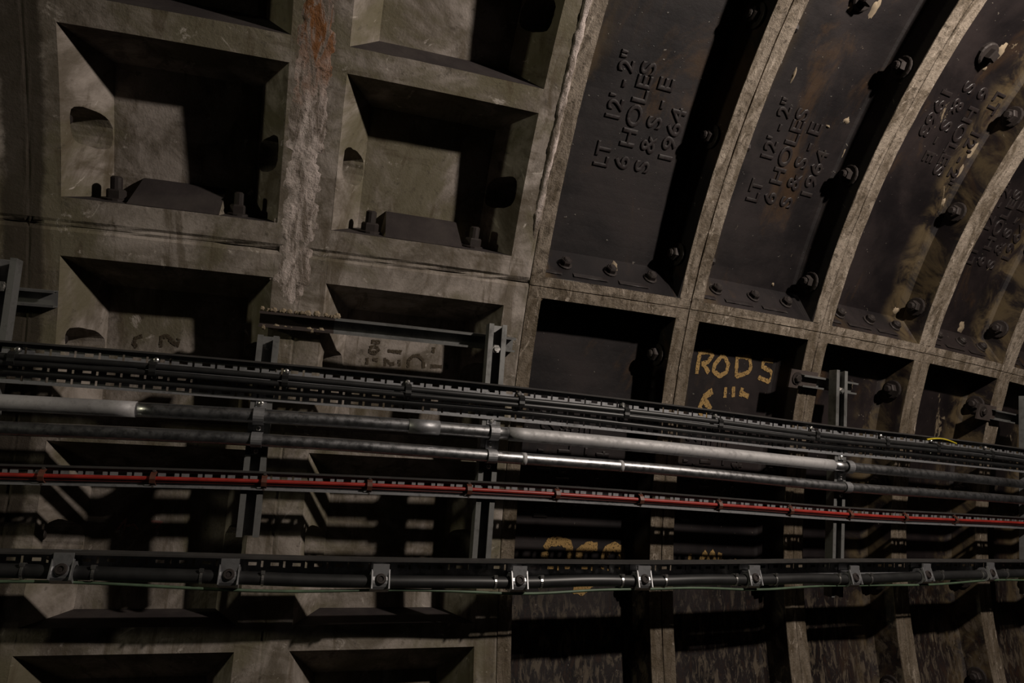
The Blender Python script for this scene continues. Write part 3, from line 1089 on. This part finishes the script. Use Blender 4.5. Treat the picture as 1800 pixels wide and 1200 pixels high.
# thick cable under the lowest tray, its cleats, ties and earth wire
NB = NT0 + .026
cab = [(0, 1002), (250, 1010), (403, 1014), (540, 1020), (670, 1022), (840, 1023), (914, 1024), (1050, 1019), (1133, 1022), (1240, 1018), (1327, 1019), (1420, 1016), (1503, 1018), (1630, 1012), (1743, 1009), (1800, 1007)]
_ct = [unt(x, y, NB) for x, y in cab]
tf_cab = lambda s: float(sum(np.interp(s + d, [q[0] for q in _ct], [q[1] for q in _ct]) for d in (-.05, 0, .05)) / 3)
tag(sweep('thick_cable', circ(.0125, 18), tf_cab, const(NB), ['black'], step=.03), 'thick black cable held by aluminium cleats under the lowest tray', 'cable')
tf_ear = lambda s: tf_cab(s) + .0192 + .0034 * math.sin(s * 9.0 + 1)
tag(sweep('earth_wire', circ(.0030, 8), tf_ear, const(NB + .002, .002), ['green'], step=.03), 'thin green earth wire hanging under the thick black cable', 'wire')

def cleat_parts():
    r = .0135
    b = MB()
    out = [((r + .006) * math.cos(a), (r + .006) * math.sin(a)) for a in lin(math.radians(-60), math.radians(240), 16)]
    inn = [(r * math.cos(a), r * math.sin(a)) for a in lin(math.radians(-60), math.radians(240), 16)]
    A = [[b.add((x, y, z)) for y, z in out] for x in (-.018, .018)]
    B = [[b.add((x, y, z)) for y, z in inn] for x in (-.018, .018)]
    n = len(out)
    for j in range(n - 1):
        b.face((A[0][j], A[1][j], A[1][j + 1], A[0][j + 1])); b.face((B[0][j + 1], B[1][j + 1], B[1][j], B[0][j]))
        for x in (0, 1): b.face((A[x][j], A[x][j + 1], B[x][j + 1], B[x][j]))
    for j in (0, n - 1):
        b.face((A[0][j], A[1][j], B[1][j], B[0][j]))
    # rims
    for x in (-.018, .0155):
        b.box(x, x + .0025, -.016, .020, .0165, .0215)
    return b
def cleat_tab():
    b = MB()
    b.box(-.016, .016, .013, .036, .010, .0145)
    b.box(-.016, .016, -.02, .036, -.0235, -.0215)
    b.box(-.016, .016, .014, .018, -.0235, .012)
    return b
def cleat_bolt():
    b = MB()
    b.lathe([(.0105, .016), (.0105, .021), (.0085, .0235), (.0055, .0235), (.0050, .0205)], 18)
    b.lathe([(.0050, .0195), (.0050, .0212)], 6)
    return b
for k, px in enumerate([108, 403, 670, 914, 1133, 1327, 1503, 1630, 1743]):
    s, t = unt(px, 1005, NB + .015)
    e = empty('cable_cleat', frame_tn(s, tf_cab(s), NB) @ Matrix.Rotation(-.35, 4, 'X'))
    tag(e, 'aluminium cable cleat on the thick black cable, %s from the left' % ordn[k], 'cable cleat', 'cleats on the thick cable')
    put('saddle', proto('cleat_saddle', cleat_parts, 'alu'), e, local=Matrix.Identity(4))
    put('tab', proto('cleat_tab', cleat_tab, 'galv'), e, local=Matrix.Rotation(.35, 4, 'X'))
    put('bolt', proto('cleat_bolt', cleat_bolt, 'nut'), e, local=Matrix.Translation((.001 * hsh(k, 2), .002, 0)))
def tie_mesh():
    b = MB()
    N = 20
    L = []
    for x, r in ((-.0022, .0128), (-.0022, .0142), (.0022, .0142), (.0022, .0128)):
        L.append([b.add((x, r * math.cos(2 * math.pi * k / N), r * math.sin(2 * math.pi * k / N))) for k in range(N)])
    for a in range(4):
        c = (a + 1) % 4
        for k in range(N):
            b.face((L[a][k], L[a][(k + 1) % N], L[c][(k + 1) % N], L[c][k]))
    b.box(-.0035, .0035, .010, .0165, .0085, .0125)
    return b
places = ['left of the leftmost cleat', 'right of the leftmost cleat', 'left of the second cleat', 'right of the second cleat', 'left of the fourth cleat', 'right of the fourth cleat',
          'left of the fifth cleat', 'right of the fifth cleat', 'left of the sixth cleat', 'right of the sixth cleat', 'left of the seventh cleat', 'right of the seventh cleat',
          'right of the eighth cleat', 'left of the ninth cleat', 'right of the ninth cleat']
for px, pl in zip([36, 162, 353, 462, 872, 953, 1095, 1171, 1295, 1365, 1476, 1532, 1657, 1727, 1771], places):
    s, t = unt(px, 1012, NB + .01)
    o = put('cable_tie', proto('cable_tie', tie_mesh, 'screw'), None, frame_tn(s, tf_cab(s), NB))
    tag(o, 'thin bright tie around the thick black cable, ' + pl, 'cable tie', 'ties on the thick cable')
# loose things at the right
s, t = unt(1794, 1019, NB)
b = MB(); b.box(-.03, .06, -.006, .006, -.001, .001)
b.box(-.036, -.03, -.003, .003, -.001, .001)
tag(b.obj('cable_tag', ['yellow'], None, mw=frame_tn(s + .03, t, NB)), 'yellow plastic tag hanging by the thick cable at the right edge', 'tag')
s, t = unt(1640, 770, NT0 + .018)
b = MB(); pts = []
for k in range(13):
    x = k / 12
    pts.append(TN(s - .04 + x * .16, tf_up(s) + .012 - .008 * math.sin(x * math.pi) , NT0 + .022))
N = 8
prev = None
for i, p in enumerate(pts):
    ring = [b.add(p + Vector((0, .0025 * math.cos(6.283 * k / N), .0025 * math.sin(6.283 * k / N)))) for k in range(N)]
    if prev:
        for k in range(N): b.face((prev[k], prev[(k + 1) % N], ring[(k + 1) % N], ring[k]))
    prev = ring
tag(b.obj('loose_wire', ['yellow']), 'short loose yellow wire end lying on the top tray at right', 'wire')
